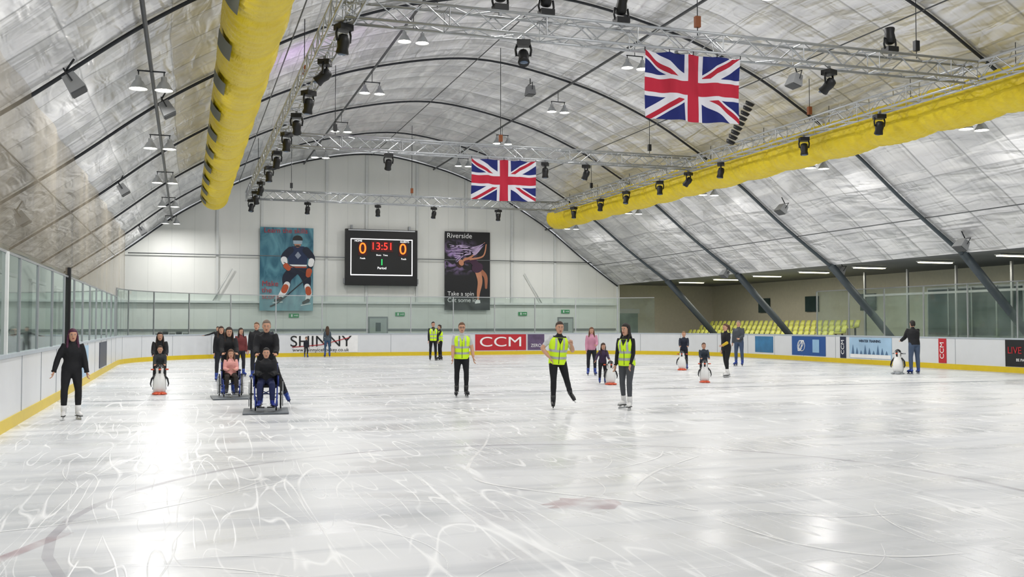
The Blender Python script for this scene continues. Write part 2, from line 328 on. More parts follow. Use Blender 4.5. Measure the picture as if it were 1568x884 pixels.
# ------------------------------------------------------------------ doors / signs on far wall
for k,(x,w) in enumerate(((10.6,1.0),(22.3,.9))):
    q=MB(); q.box((x,YW-.05,1.05),(w+.14,.06,2.2),steel); q.box((x,YW-.09,1.03),(w,.04,2.06),mat('door_paint','#aab2b0',.4)); q.box((x+w*.35,YW-.13,1.05),(.05,.06,.2),alu); q.box((x,YW-.115,1.55),(.3,.01,.5),mat('door_pane','#4a5658',.2)); q.obj('door_%d'%(k+1))
grn=mat('exit_green','#1f7a45',.5,es=.3)
for x,z in ((11.9,2.3),(19.5,2.35),(22.3,2.5),(5.8,2.2)):
    q=MB(); q.box((x,YW-.04,z),(.55,.04,.22),grn); q.box((x-.12,YW-.065,z),(.08,.01,.14),wht); q.box((x+.1,YW-.065,z),(.2,.01,.03),wht); q.tube([(x+.16,YW-.067,z-.05),(x+.22,YW-.067,z),(x+.16,YW-.067,z+.05)],.012,wht,4); q.obj('exit_sign')
q=MB()
for k in range(5): q.box((-1.4+k*.35,YW-.5,.95),(.3,.5,.5+.2*(k%2)),mat('kit_dark','#2b3033',.6)); q.box((-1.4+k*.35,YW-.5,.4),(.26,.4,.7),mat('kit_mid','#5c6467',.6))
q.obj('stacked_kit_boxes')
# ------------------------------------------------------------------ posters and scoreboard
yp=YW-.24
def wp_(q,pts,m,d): q.poly([(x,yp-d,z) for x,z in pts],m)
def ellp(cx,cz,rx,rz,n=16,a=0): 
    return [(cx+rx*math.cos(t)*math.cos(a)-rz*math.sin(t)*math.sin(a),cz+rx*math.cos(t)*math.sin(a)+rz*math.sin(t)*math.cos(a)) for t in [2*math.pi*k/n for k in range(n)]]
def limb(q,pts,ws,m,d):
    P3=cr([(x,z,w) for (x,z),w in zip(pts,ws)],6); n=len(P3); Lp=[];Rp=[]
    for i,(x,z,w) in enumerate(P3):
        a=V(P3[max(i-1,0)][:2]);c=V(P3[min(i+1,n-1)][:2]);t=(c-a).normalized(); Lp.append((x-t.y*w,z+t.x*w));Rp.append((x+t.y*w,z-t.x*w))
    for i in range(n-1): wp_(q,[Lp[i],Lp[i+1],Rp[i+1],Rp[i]],m,d)
    for j_,(x,z,w) in enumerate((P3[0],P3[-1])): wp_(q,ellp(x,z,w,w,12),m,d+.0006*(j_+1))
m,N,p=newmat('poster_teal'); tc=N.n.new('ShaderNodeTexCoord').outputs['Object']; p.inputs['Roughness'].default_value=.5
c=N.mix(N.rng(N.noise(N.map(tc,rot=(0,.5,0),sc=(1,1,.4)),1.6,5,1),.35,.65,0,1),hx('14566e'),hx('5d97a6')); sp=N.n.new('ShaderNodeSeparateXYZ'); N.L.new(tc,sp.inputs[0]); c=N.mix(N.rng(sp.outputs[2],3.2,4.4,.35,0),c,hx('a6cad2')); N.L.new(c,p.inputs['Base Color']); teal=m
po=empty('ice_hockey_poster'); q=MB(); q.box((5.36,yp+.03,4.82),(2.95,.05,4.7),teal)
skinp=mat('print_skin','#b98468'); nv=mat('print_navy','#101a30'); bl=mat('print_blue','#17294d'); org=mat('print_orange','#b9542f')
limb(q,[(5.75,4.75),(5.4,4.35),(5.35,3.95)],[.3,.27,.2],nv,.01); limb(q,[(5.38,3.95),(5.2,3.55),(4.95,3.2)],[.17,.18,.11],wht,.012); limb(q,[(5.3,3.8),(5.22,3.62)],[.17,.17],org,.014)
limb(q,[(6.2,4.75),(6.45,4.3),(6.5,3.85)],[.3,.26,.19],nv,.01); limb(q,[(6.5,3.85),(6.6,3.45),(6.5,3.1)],[.16,.17,.1],wht,.012); limb(q,[(6.55,3.7),(6.58,3.5)],[.16,.16],org,.014)
limb(q,[(5.05,3.15),(4.75,3.05)],[.11,.08],ink,.016); wp_(q,[(4.6,2.93),(5.15,2.98),(5.15,2.94),(4.6,2.89)],wht,.018); limb(q,[(6.55,3.05),(6.3,2.92)],[.11,.08],ink,.016); wp_(q,[(6.15,2.8),(6.7,2.9),(6.7,2.86),(6.15,2.76)],wht,.018)
wp_(q,ellp(5.98,4.85,.5,.32,20),nv,.018); wp_(q,[(5.4,5.9),(5.65,6.12),(6.3,6.12),(6.6,5.85),(6.5,5.3),(6.45,4.85),(5.55,4.85),(5.45,5.3)],bl,.02); wp_(q,[(5.5,5.08),(6.47,5.08),(6.46,4.99),(5.52,4.99)],wht,.022); wp_(q,[(5.52,4.97),(6.46,4.97),(6.45,4.9),(5.54,4.9)],org,.022)
limb(q,[(5.55,5.9),(5.22,5.5),(5.3,5.05)],[.19,.19,.14],nv,.028); limb(q,[(5.2,5.35),(5.24,5.2)],[.18,.16],wht,.03); limb(q,[(6.42,5.9),(6.75,5.45),(6.62,4.85)],[.2,.18,.13],nv,.028); limb(q,[(6.73,5.3),(6.69,5.12)],[.165,.155],wht,.03)
limb(q,[(5.2,5.2),(5.9,4.85),(6.7,4.5)],[.02,.022,.025],mat('print_stick','#2b2b30'),.033); limb(q,[(6.7,4.5),(5.9,3.8),(5.0,3.0),(4.5,2.72)],[.025,.028,.03,.05],mat('print_stick','#2b2b30'),.033)
limb(q,[(5.32,5.0),(5.45,4.85)],[.16,.13],org,.036); limb(q,[(6.6,4.72),(6.55,4.5)],[.17,.14],org,.036)
wp_(q,ellp(5.95,6.3,.2,.25),skinp,.034); wp_(q,ellp(5.95,6.5,.28,.24,20),ink,.037); wp_(q,[(5.69,6.45),(6.21,6.45),(6.19,6.25),(5.71,6.25)],mat('visor','#9fb4c2'),.039); wp_(q,ellp(5.95,6.13,.13,.05),ink,.039)
wp_(q,[(5.8,5.6),(5.97,5.82),(6.15,5.6),(5.97,5.4)],mat('print_grey','#8f98a8'),.03)
q.obj('poster_panel',parent=po)
pr_=mat('print_red','#b3404a'); text('Learn the skills',.4,(5.3,yp-.03,6.98),FACE,pr_,po)
for k,s in enumerate(('Make','the','score.')): text(s,.42,(4.0,yp-.045,3.98-.36*k),FACE,pr_,po,align='LEFT')
po=empty('figure_skating_poster'); q=MB()
m,N,p=newmat('poster_smoke'); tc=N.n.new('ShaderNodeTexCoord').outputs['Object']; p.inputs['Roughness'].default_value=.5
sm=N.noise(N.map(tc,sc=(1,1,1.2)),1.5,5,1.5); sp=N.n.new('ShaderNodeSeparateXYZ'); N.L.new(tc,sp.inputs[0])
zz=N.M('ABSOLUTE',N.M('SUBTRACT',sp.outputs[2],5.7)); xx=N.M('ABSOLUTE',N.M('SUBTRACT',sp.outputs[0],15.3)); mk=N.M('MULTIPLY',N.rng(zz,.3,1.1,1,0),N.rng(xx,.4,1.3,1,.0))
c=N.mix(N.M('MULTIPLY',N.rng(sm,.45,.62,0,1),mk),hx('131318'),hx('a98cc4')); N.L.new(c,p.inputs['Base Color'])
q.box((15.95,yp+.03,4.9),(2.8,.05,4.68),m)
sk=mat('print_skin2','#c98a6a'); pk=mat('print_plum','#43263f'); pw=mat('print_lilac','#cbb6dc')
limb(q,[(16.55,5.0),(16.72,4.3),(16.62,3.6),(16.6,3.15)],[.19,.15,.1,.055],sk,.02); limb(q,[(16.6,5.0),(17.05,4.6),(17.1,3.9)],[.16,.12,.07],mat('print_skin3','#a86a4e'),.016)
wp_(q,[(16.45,3.14),(16.72,3.16),(16.74,2.98),(16.4,2.94)],wht,.024)
wp_(q,ellp(16.55,5.1,.36,.3,18,.4),pk,.026); limb(q,[(16.55,5.2),(16.2,5.55),(15.8,5.5)],[.2,.19,.11],pk,.028); limb(q,[(16.15,5.66),(15.8,5.6),(15.68,5.5)],[.06,.08,.06],sk,.031)
wp_(q,ellp(15.55,5.38,.15,.19,16,.5),sk,.034); wp_(q,ellp(15.45,5.28,.17,.2),mat('print_hair','#3a2018'),.033); limb(q,[(15.95,5.62),(16.5,6.0),(17.0,6.6)],[.06,.045,.035],sk,.036); limb(q,[(16.1,5.6),(16.9,5.8),(17.1,6.5)],[.06,.045,.035],sk,.036)
for k in range(9): limb(q,[(14.8+.06*k,6.45-.13*k),(15.6+.05*k,6.3-.05*k+.2*math.sin(k)),(16.4,6.35-.06*k),(17.05,6.6)],[.015,.03,.02,.01],pw,.04)
q.obj('poster_panel',parent=po)
text('Riverside',.42,(14.65,yp-.03,6.98),FACE,wht,po,align='LEFT'); text('Take a spin',.36,(14.7,yp-.03,3.52),FACE,wht,po,align='LEFT'); text('Cut some ice',.36,(14.7,yp-.03,3.14),FACE,wht,po,align='LEFT')
so=empty('electronic_scoreboard'); q=MB(); q.box((10.72,YW-.35,5.57),(4.2,.3,3.25),black); q.box((10.72,YW-.52,7.13),(3.9,.03,.06),alu)
lw_=mat('led_white','#ffffff',.5,es=1.0); lr=mat('led_red','#ff2a20',.5,es=2.2); lo=mat('led_amber','#ff6a1a',.5,es=2.2); lg=mat('led_green','#28d060',.5,es=1.5)
ys=YW-.515
for c_,d_ in (((10.72,ys,6.62),(3.6,.02,.05)),((10.72,ys,4.55),(3.6,.02,.06)),((8.93,ys,5.58),(.05,.02,2.1)),((12.5,ys,5.58),(.05,.02,2.1))): q.box(c_,d_,lw_)
q.box((10.72,ys,6.2),(1.3,.02,.62),mat('clock_red','#3a0a0a',es=.4)); q.box((9.6,ys,6.05),(.5,.02,.75),mat('clock_red','#3a0a0a')); q.box((11.95,ys,6.05),(.5,.02,.75),mat('clock_red','#3a0a0a'))
q.box((10.72,ys,5.3),(.05,.02,.35),lg)
for s in (-1,1):
    q.box((10.72+s*1.7,YW-.1,7.3),(.1,.16,.3),steel); q.box((10.72+s*2.15,YW-.3,4.2),(.08,.2,.3),steel)
q.obj('scoreboard_cabinet',parent=so)
text('13:51',.6,(10.72,ys-.02,6.2),FACE,lr,so); text('0',.9,(9.6,ys-.02,6.05),FACE,lo,so); text('0',.9,(11.95,ys-.02,6.05),FACE,lo,so)
for s,x,z,z2 in (('HOME',9.35,6.5,.14),('GUESTS',12.05,6.5,.14),('Fouls',9.6,5.5,.13),('Fouls',12,5.5,.13),('Period',10.72,4.95,.18),('Shots   Time',10.72,5.7,.12)): text(s,z2*1.1,(x,ys-.02,z),FACE,lw_,so)
# ------------------------------------------------------------------ trusses
def truss(mb,a,b_,s=.21,bay=.5):
    a=V(a);b_=V(b_);d=(b_-a);L_=d.length;d.normalize(); up=V((0,0,1)); sd=d.cross(up).normalized(); n=int(L_/bay)
    cs=[sd*s+up*s,-sd*s+up*s,-sd*s-up*s,sd*s-up*s]
    for c_ in cs: mb.tube([a+c_,b_+c_],.03,alu,6)
    for i in range(n):
        p0=a+d*(i*L_/n);p1=a+d*((i+1)*L_/n)
        for k in range(4):
            c0,c1=cs[k],cs[(k+1)%4]
            if i%2: c0,c1=c1,c0
            mb.tube([p0+c0,p1+c1],.015,alu,4,cap=False)
        if i%4==0:
            for k in range(4): mb.tube([p0+cs[k],p0+cs[(k+1)%4]],.015,alu,4,cap=False)
ZT=7.8; XA,XB=2.84,18.2
for nm,a,b_ in (('lighting_truss',(XA,3,ZT),(XA,48.2,ZT)),('lighting_truss',(XB,3,ZT),(XB,48.2,ZT)),('lighting_truss',(XA,18.8,ZT),(XB,18.8,ZT)),('lighting_truss',(XA,32.9,ZT),(XB,32.9,ZT)),('lighting_truss',(XA,47.3,ZT),(XB,47.3,ZT)),('lighting_truss',(XA,4.6,ZT),(XB,4.6,ZT))):
    mb=MB(); truss(mb,a,b_)
    a=V(a);b_=V(b_)
    for t in (.12,.5,.88):
        q=a+(b_-a)*t; zt=pz(q.x)-.15; mb.tube([q+V((0,0,.2)),(q.x,q.y,zt)],.012,dark,4); mb.box(q+V((0,0,.5)),(.12,.1,.24),mat('hoist_orange','#8a4a20') if t==.5 else black)
    mb.obj(nm)
# stage lights
def stage(x,y,z=ZT-.22,tilt=0,rz=0,s=1.0,up=False):
    mb=MB(); k=-1 if not up else 1; s*=.82
    mb.box((0,0,.03*k),(.06,.06,.12),steel); mb.box((0,0,.12*k),(.3*s,.26*s,.12*s),black)
    for sx in (-1,1): mb.tube([(sx*.14*s,0,.14*k),(sx*.17*s,0,.25*k),(sx*.15*s,0,(.16+.24*s)*k)],(.024),black,6)
    c=V((0,0,(.16+.24*s)*k)); M=Matrix.Rotation(tilt,3,'X')
    pts=[c+M@V((0,0,q*s*k)) for q in (-.15,-.12,0,.12,.22,.24)]; mb.tube(pts,[.06*s,.11*s,.13*s,.11*s,.13*s,.12*s],black,12); mb.ell(c+M@V((0,0,.235*s*k)),(.1*s,.1*s,.03),mat('lens_glass','#5a6a80',.1),10,4)
    mb.obj('stage_moving_head_light',(x,y,z),rz)
for y,t in ((7,.3),(12,.5),(18.9,.2),(21.6,.9),(24.6,.2),(27.4,-.6),(30.2,.1),(33.6,.4),(36.9,0),(41,.3),(44,-.4),(47,.3)): stage(XA,y,tilt=t,rz=R.uniform(0,3),s=1.2)
for y,t in ((12,.3),(22.4,-.3),(25.9,.1),(30.9,.2),(33.3,.8),(35.7,.1),(38.9,.3),(41.7,.2),(45,0)): stage(XB,y,tilt=t,rz=R.uniform(0,3),s=1.15)
for x,y,t in ((5.45,47.3,.1),(8.83,47.3,0),(11.64,47.3,.2),(15,47.3,.1),(6.5,32.9,.6),(13.8,32.9,.4),(12.2,32.9,0),(6.5,18.8,.7),(13.9,18.8,.9),(9.2,4.6,0),(10.0,18.8,-.2)): stage(x,y,tilt=t,rz=R.uniform(0,3),s=1.15)
for x,y in ((6.0,18.8),(7.0,18.8),(8.7,18.8),(15.6,18.8)): stage(x,y,ZT+.22,R.uniform(-.6,.6),0,1.2,True)
# speakers / floodlights
def speaker(x,y,z,ry,rz=0,s=1):
    mb=MB(); M=Matrix.Rotation(ry,3,'Y'); g=mat('speaker_grey','#8c8e90',.6); s*=.8
    mb.box((0,0,0),(.34*s,.5*s,.36*s),g,M,.75); mb.box(M@V((0,0,-.19*s)),(.3*s,.44*s,.03),mat('grille','#4c4e50',.7),M)
    mb.tube([M@V((0,-.27*s,0)),M@V((0,-.27*s,.28*s)),M@V((0,.27*s,.28*s)),M@V((0,.27*s,0))],.015,dark,5); mb.tube([M@V((0,0,.28*s)),(0,0,.5*s)],.02,dark,5); mb.obj('ceiling_speaker',(x,y,z),rz)
for x,y,z,r_ in ((-2.0,19.4,6.1,-.6),(-.5,24.9,6.9,-.5),(-2.0,34.2,6.1,-.6),(-2.0,49,6.1,-.6),(-4.2,29,4.55,-.6),(22.0,32.8,6.2,.6),(16.5,23.9,8.7,.3),(24.9,26.6,4.4,.6),(26.3,35,3.95,.6),(25.2,42.5,4.2,.6),(12.2,34.5,10.5,0)): speaker(x,y,z,r_,0,1.15)
# ------------------------------------------------------------------ ducts
m,N,p=newmat('yellow_duct_fabric'); tc=N.n.new('ShaderNodeTexCoord').outputs['Object']; nz=N.noise(tc,2.5,4,.5)
N.L.new(N.mix(nz,hx('d2b400'),hx('efd820')),p.inputs['Base Color']); p.inputs['Roughness'].default_value=.45
b=N.n.new('ShaderNodeBump'); b.inputs['Strength'].default_value=.5; b.inputs['Distance'].default_value=.06; N.L.new(N.noise(N.map(tc,sc=(3,1,3)),3,4,1),b.inputs['Height']); N.L.new(b.outputs[0],p.inputs['Normal']); dy_=m
def duct(x,z,r,ya,yb,nozzle):
    mb=MB(); pts=[];rd=[]; y=ya
    while y<yb: 
        ph=(y%2.4)/2.4; k=r*(1+.035*math.sin(ph*math.pi))*(1-.05*(1 if ph<.06 else 0)); k+=.012*math.sin(y*21)
        pts.append((x,y,z-.07*math.sin(ph*math.pi))); rd.append((k,k*1.02)); y+=.08
    pts+= [(x,yb,z),(x,yb+.25,z),(x,yb+.4,z)]; rd+=[r*.98,r*.8,r*.3]
    mb.tube(pts,rd,dy_,24,ref=(1,0,0))
    g=mat('vent_grey','#5f6152',.7)
    if nozzle:
        y=9.5
        while y<yb-1:
            a0=math.radians(196);
            vs=[]
            for s in range(6):
                for u in (0,1):
                    a=a0+s*.13; vs.append((x+(r+.07)*math.cos(a),y+u*1.1,z-.05+(r+.07)*math.sin(a)))
            mb.add(vs,[(2*s,2*s+1,2*s+3,2*s+2) for s in range(5)],g,True); y+=3.0
    y=ya+1
    while y<yb: mb.tube([(x,y,z+r*.9),(x,y,pz(x)-.1)],.012,dark,4); y+=3.7
    mb.obj('fabric_air_duct')
duct(1.12,7.35,.56,3,44.5,True); duct(19.35,7.55,.56,3,50.5,False)
mb=MB()
for k in range(9): mb.tube([(17.3-.03*k,27.5+.1*k,8.9-.14*k),(17.28-.03*k,27.55+.1*k,8.82-.14*k)],[.16,.13],black,10)
mb.obj('flexible_duct_hose')
# ------------------------------------------------------------------ flags
m,N,p=newmat('union_flag'); uv=N.n.new('ShaderNodeUVMap').outputs[0]; sp=N.n.new('ShaderNodeSeparateXYZ'); N.L.new(uv,sp.inputs[0])
X=N.M('SUBTRACT',N.M('MULTIPLY',sp.outputs[0],50.),25.); Y=N.M('SUBTRACT',N.M('MULTIPLY',sp.outputs[1],30.),15.)
k=math.hypot(25,15); s1=N.M('DIVIDE',N.M('SUBTRACT',N.M('MULTIPLY',Y,25.),N.M('MULTIPLY',X,15.)),k); s2=N.M('DIVIDE',N.M('ADD',N.M('MULTIPLY',Y,25.),N.M('MULTIPLY',X,15.)),k)
sg=N.M('SIGN',X); xy=N.M('GREATER_THAN',N.M('MULTIPLY',X,Y),0.)
nxy=N.M('SUBTRACT',1.0,xy); s=N.M('ADD',N.M('MULTIPLY',s1,xy),N.M('MULTIPLY',s2,nxy))
wd=N.M('LESS_THAN',N.M('ABSOLUTE',s),3.0); ss=N.M('MULTIPLY',s,sg); rd_=N.M('MULTIPLY',N.M('GREATER_THAN',ss,-.1),N.M('LESS_THAN',ss,2.0))
mn=N.M('MINIMUM',N.M('ABSOLUTE',X),N.M('ABSOLUTE',Y)); wc=N.M('LESS_THAN',mn,5.0); rc=N.M('LESS_THAN',mn,3.1)
c=N.mix(wd,hx('18246c'),hx('dcdce4')); c=N.mix(rd_,c,hx('b01c34')); c=N.mix(wc,c,hx('dcdce4')); c=N.mix(rc,c,hx('b8223a')); N.L.new(c,p.inputs['Base Color']); p.inputs['Roughness'].default_value=.7
n_=N.n
tl=n_.new('ShaderNodeBsdfTranslucent'); N.L.new(c,tl.inputs[0]); mxs=n_.new('ShaderNodeMixShader'); mxs.inputs[0].default_value=.3; N.L.new(p.outputs[0],mxs.inputs[1]); N.L.new(tl.outputs[0],mxs.inputs[2]); N.L.new(mxs.outputs[0],n_['Material Output'].inputs[0])
uj=m
def flag(x0,x1,y,zt,zb,sd):
    e=MB(); nx,nz_=48,26; vs=[];uvl=[]
    for j in range(nz_+1):
        for i in range(nx+1):
            u=i/nx;v=j/nz_; w=.06*math.sin(u*14+sd)*(.3+1-v)+.03*math.sin(u*31+v*4+sd)
            sag=-.03*math.sin(u*math.pi)*(1-v)-.03*abs(math.sin(u*math.pi*4))*v
            vs.append((x0+(x1-x0)*u,y+w,zb+(zt-zb)*v+sag)); uvl.append((u,v))
    e.add(vs,[(j*(nx+1)+i,j*(nx+1)+i+1,(j+1)*(nx+1)+i+1,(j+1)*(nx+1)+i) for j in range(nz_) for i in range(nx)],uj,True)
    for i in range(5): xx=x0+(x1-x0)*i/4; e.tube([(xx,y,zt-.02),(xx,y,ZT-.24)],.012,dark,4)
    o=e.obj('union_jack_flag'); ul=o.data.uv_layers.new()
    for l in o.data.loops:
        if l.vertex_index<len(uvl): ul.data[l.index].uv=uvl[l.vertex_index]
flag(9.13,11.43,18.55,7.5,6.07,0); flag(9.38,11.75,32.65,7.5,6.07,2)
# ------------------------------------------------------------------ lamps
bulb=mat('lamp_bulb','#fff6e8',es=14); shade=mat('lamp_shade','#b9bcbe',.4,.5)
def lamp(x,y,z,E=185):
    mb=MB(); mb.tube([(-.3,0,.42),(.3,0,.42)],.02,dark,5)
    for s in (-1,1):
        c=s*.27; mb.tube([(c,0,.42),(c,0,.3)],.015,dark,5); mb.tube([(c,0,.3),(c,0,.2),(c,0,.18),(c,0,.06),(c,0,0)],[.06,.07,.1,.17,.2],shade,14,cap=False); mb.ell((c,0,.02),(.175,.175,.03),bulb,14,4)
    mb.tube([(0,0,.42),(0,0,pz(x)-z-.15)],.012,dark,5)
    o=mb.obj('high_bay_lamp',(x,y,z)); 
    la=bpy.data.lights.new('lamp_light','AREA'); la.shape='DISK'; la.size=.36; la.energy=E; la.color=(1,.985,.965); lo_=bpy.data.objects.new('lamp_light',la); sc.collection.objects.link(lo_); lo_.location=(0,0,-.04); lo_.parent=o
for x,z,ys_ in ((-.8,6.95,(7.8,15.5,23.2,31,38.5,46.2,54)),(6.3,10.05,(6,13.6,21,28.2,35,42.4,49.4)),(13.9,10.1,(6.5,14,21.6,29,36,43.2,50)),(20.9,7.15,(7,14.4,21.8,29,36.5,43.8,52))):
    for y in ys_: lamp(x,y,z)
strip_=mat('strip_light','#fff2c8',es=7)
for k in range(10):
    y=24.5+k*4.15-8; mb=MB(); mb.box((0,0,.03),(1.7,.3,.05),white); mb.box((0,0,-.01),(1.6,.22,.04),strip_); so_=mb.obj('fluorescent_strip_light',(29.6,y,4.28))
    la=bpy.data.lights.new('l','AREA'); la.shape='RECTANGLE'; la.size=1.6; la.size_y=.3; la.energy=90; la.color=(1,.94,.82); lo_=bpy.data.objects.new('concourse_light',la); sc.collection.objects.link(lo_)
    lo_.parent=so_; lo_.location=(.0,0,-.06)
sl=bpy.data.lights.new('purple_beam','SPOT'); sl.energy=160; sl.color=(.75,.4,1); sl.spot_size=2.2; sl.spot_blend=1; sl.shadow_soft_size=.1; o=bpy.data.objects.new('purple_beam',sl); sc.collection.objects.link(o); o.location=(3.3,30,8.1); o.rotation_euler=(math.radians(160),math.radians(15),0)
w=bpy.data.worlds.new('w'); sc.world=w; w.use_nodes=True; w.node_tree.nodes['Background'].inputs[0].default_value=(.87,.89,.92,1); w.node_tree.nodes['Background'].inputs[1].default_value=.8  # grey ambient fill added, entering by the open end behind the camera
sc.view_settings.view_transform='Standard'; sc.view_settings.exposure=.08
cy=sc.cycles; cy.max_bounces=7; cy.diffuse_bounces=4; cy.glossy_bounces=3; cy.transparent_max_bounces=8; cy.transmission_bounces=3
# ------------------------------------------------------------------ seating & concourse
mb=MB(); ys2=mat('seat_yellow','#c3c763',.5); cg=mat('concrete','#8f9293',.8,bump=.3)
for r in range(4):
    x=29.9+r*.8; z=.3+.28*r; mb.box((x+.1,49,z/2-.02),(.8,15.4,z),cg)
    for k in range(29):
        y=41.8+k*.52; mb.box((x-.12,y,z+.4),(.36,.42,.05),ys2,Matrix.Rotation(-.1,3,'Y')); mb.tube([(x+.08,y,z+.4),(x+.12,y,z+.6),(x+.2,y,z+.78)],[(.21,.025),(.21,.03),(.17,.02)],ys2,8,ref=(0,1,0)); mb.box((x,y,z+.18),(.06,.08,.4),dark)
mb.obj('stadium_seating')
tg=mat('office_glass','#31474a',.12,var=.3,vscale=1)
for k,(ya,yb) in enumerate(((16,20.5),(21,26.5),(27,33),(33.6,39.5))):
    mb=MB(); mb.box((34.85,(ya+yb)/2,2.3),(.1,yb-ya,2.4),alu); mb.box((34.78,(ya+yb)/2,2.3),(.05,yb-ya-.2,2.2),tg)
    for j in range(1,4): mb.box((34.74,ya+(yb-ya)*j/4,2.3),(.05,.08,2.3),alu)
    mb.obj('window_%d'%(k+1))
mb=MB(); 
for y in (16,19,22,25,28,31,34,37,40): mb.box((31.5,y,2.1),(.09,.09,4.3),alu)
mb.box((31.5,28,3.1),(.08,24,.1),alu); mb.box((31.5,28,1.0),(.1,24,.12),alu); 
strip(mb,[(31.5,40),(31.5,16)],.1,3.1,0,glass); mb.obj('glazed_partition')
mb=MB()
for y,h in ((44,1.9),(49,1.9),(54,1.9)): mb.box((34.85,y,2.9),(.1,1.2,.9),tg)
mb.box((28.2,60.45,1.7),(1.8,.06,1.5),mat('notice_board','#8fa39c',.5,var=.4,vscale=2)); mb.box((28.2,60.4,2.6),(2.0,.08,.3),white); mb.obj('window_5')
mb=MB()
for y in (9,14,18.5,22,29,36,43): mb.box((-4.7,y,.55),(.6,2.6,.1),dark); mb.box((-4.7,y-1,.27),(.5,.08,.5),dark); mb.box((-4.7,y+1,.27),(.5,.08,.5),dark)
mb.obj('player_bench')
mb=MB()
for y in (15,20,27,34,41,48): mb.box((-5.36,y,1.9),(.12,3.6,2.6),mat('shade_panel','#1d2426',.2)); mb.box((-5.38,y,3.3),(.16,3.8,.1),steel); mb.box((-5.38,y,.6),(.16,3.8,.1),steel)  # dark panels added to darken the left wall, not real windows
mb.obj('window_6')
# ------------------------------------------------------------------ people
def dirv(t,s): v=V((t[0]*s,t[1],t[2])); return v.normalized()
def hand(mb,w,d,side,m,curl,S,s):
    u=(side-d*side.dot(d)).normalized(); nrm=d.cross(u)*s
    mb.tube([w-d*.02*S,w+d*.02*S,w+d*.05*S,w+d*.088*S],[(.024*S,.019*S),(.03*S,.017*S),(.038*S,.015*S),(.036*S,.012*S)],m,8,ref=u)
    for k,(o,l) in enumerate(((.028,.07),(.0095,.08),(-.0095,.074),(-.028,.058))):
        p0=w+(d*.08+u*o)*S; q=[p0]; a=curl*.4
        for g in (.45,.32,.25):
            dd=d*math.cos(a)+nrm*math.sin(a); q.append(q[-1]+dd*l*g*S); a+=curl*.8
        mb.tube(q,[.0095*S,.009*S,.008*S,.006*S],m,6,ref=u)
    t0=w+(d*.02+u*.026)*S; td=(d*.65+u*.6+nrm*.35).normalized(); td2=(d*.9+u*.25+nrm*.4).normalized()
    mb.tube([t0,t0+td*.035*S,t0+td*.035*S+td2*.03*S,t0+td*.035*S+td2*.052*S],[.013*S,.0115*S,.010*S,.007*S],m,6)
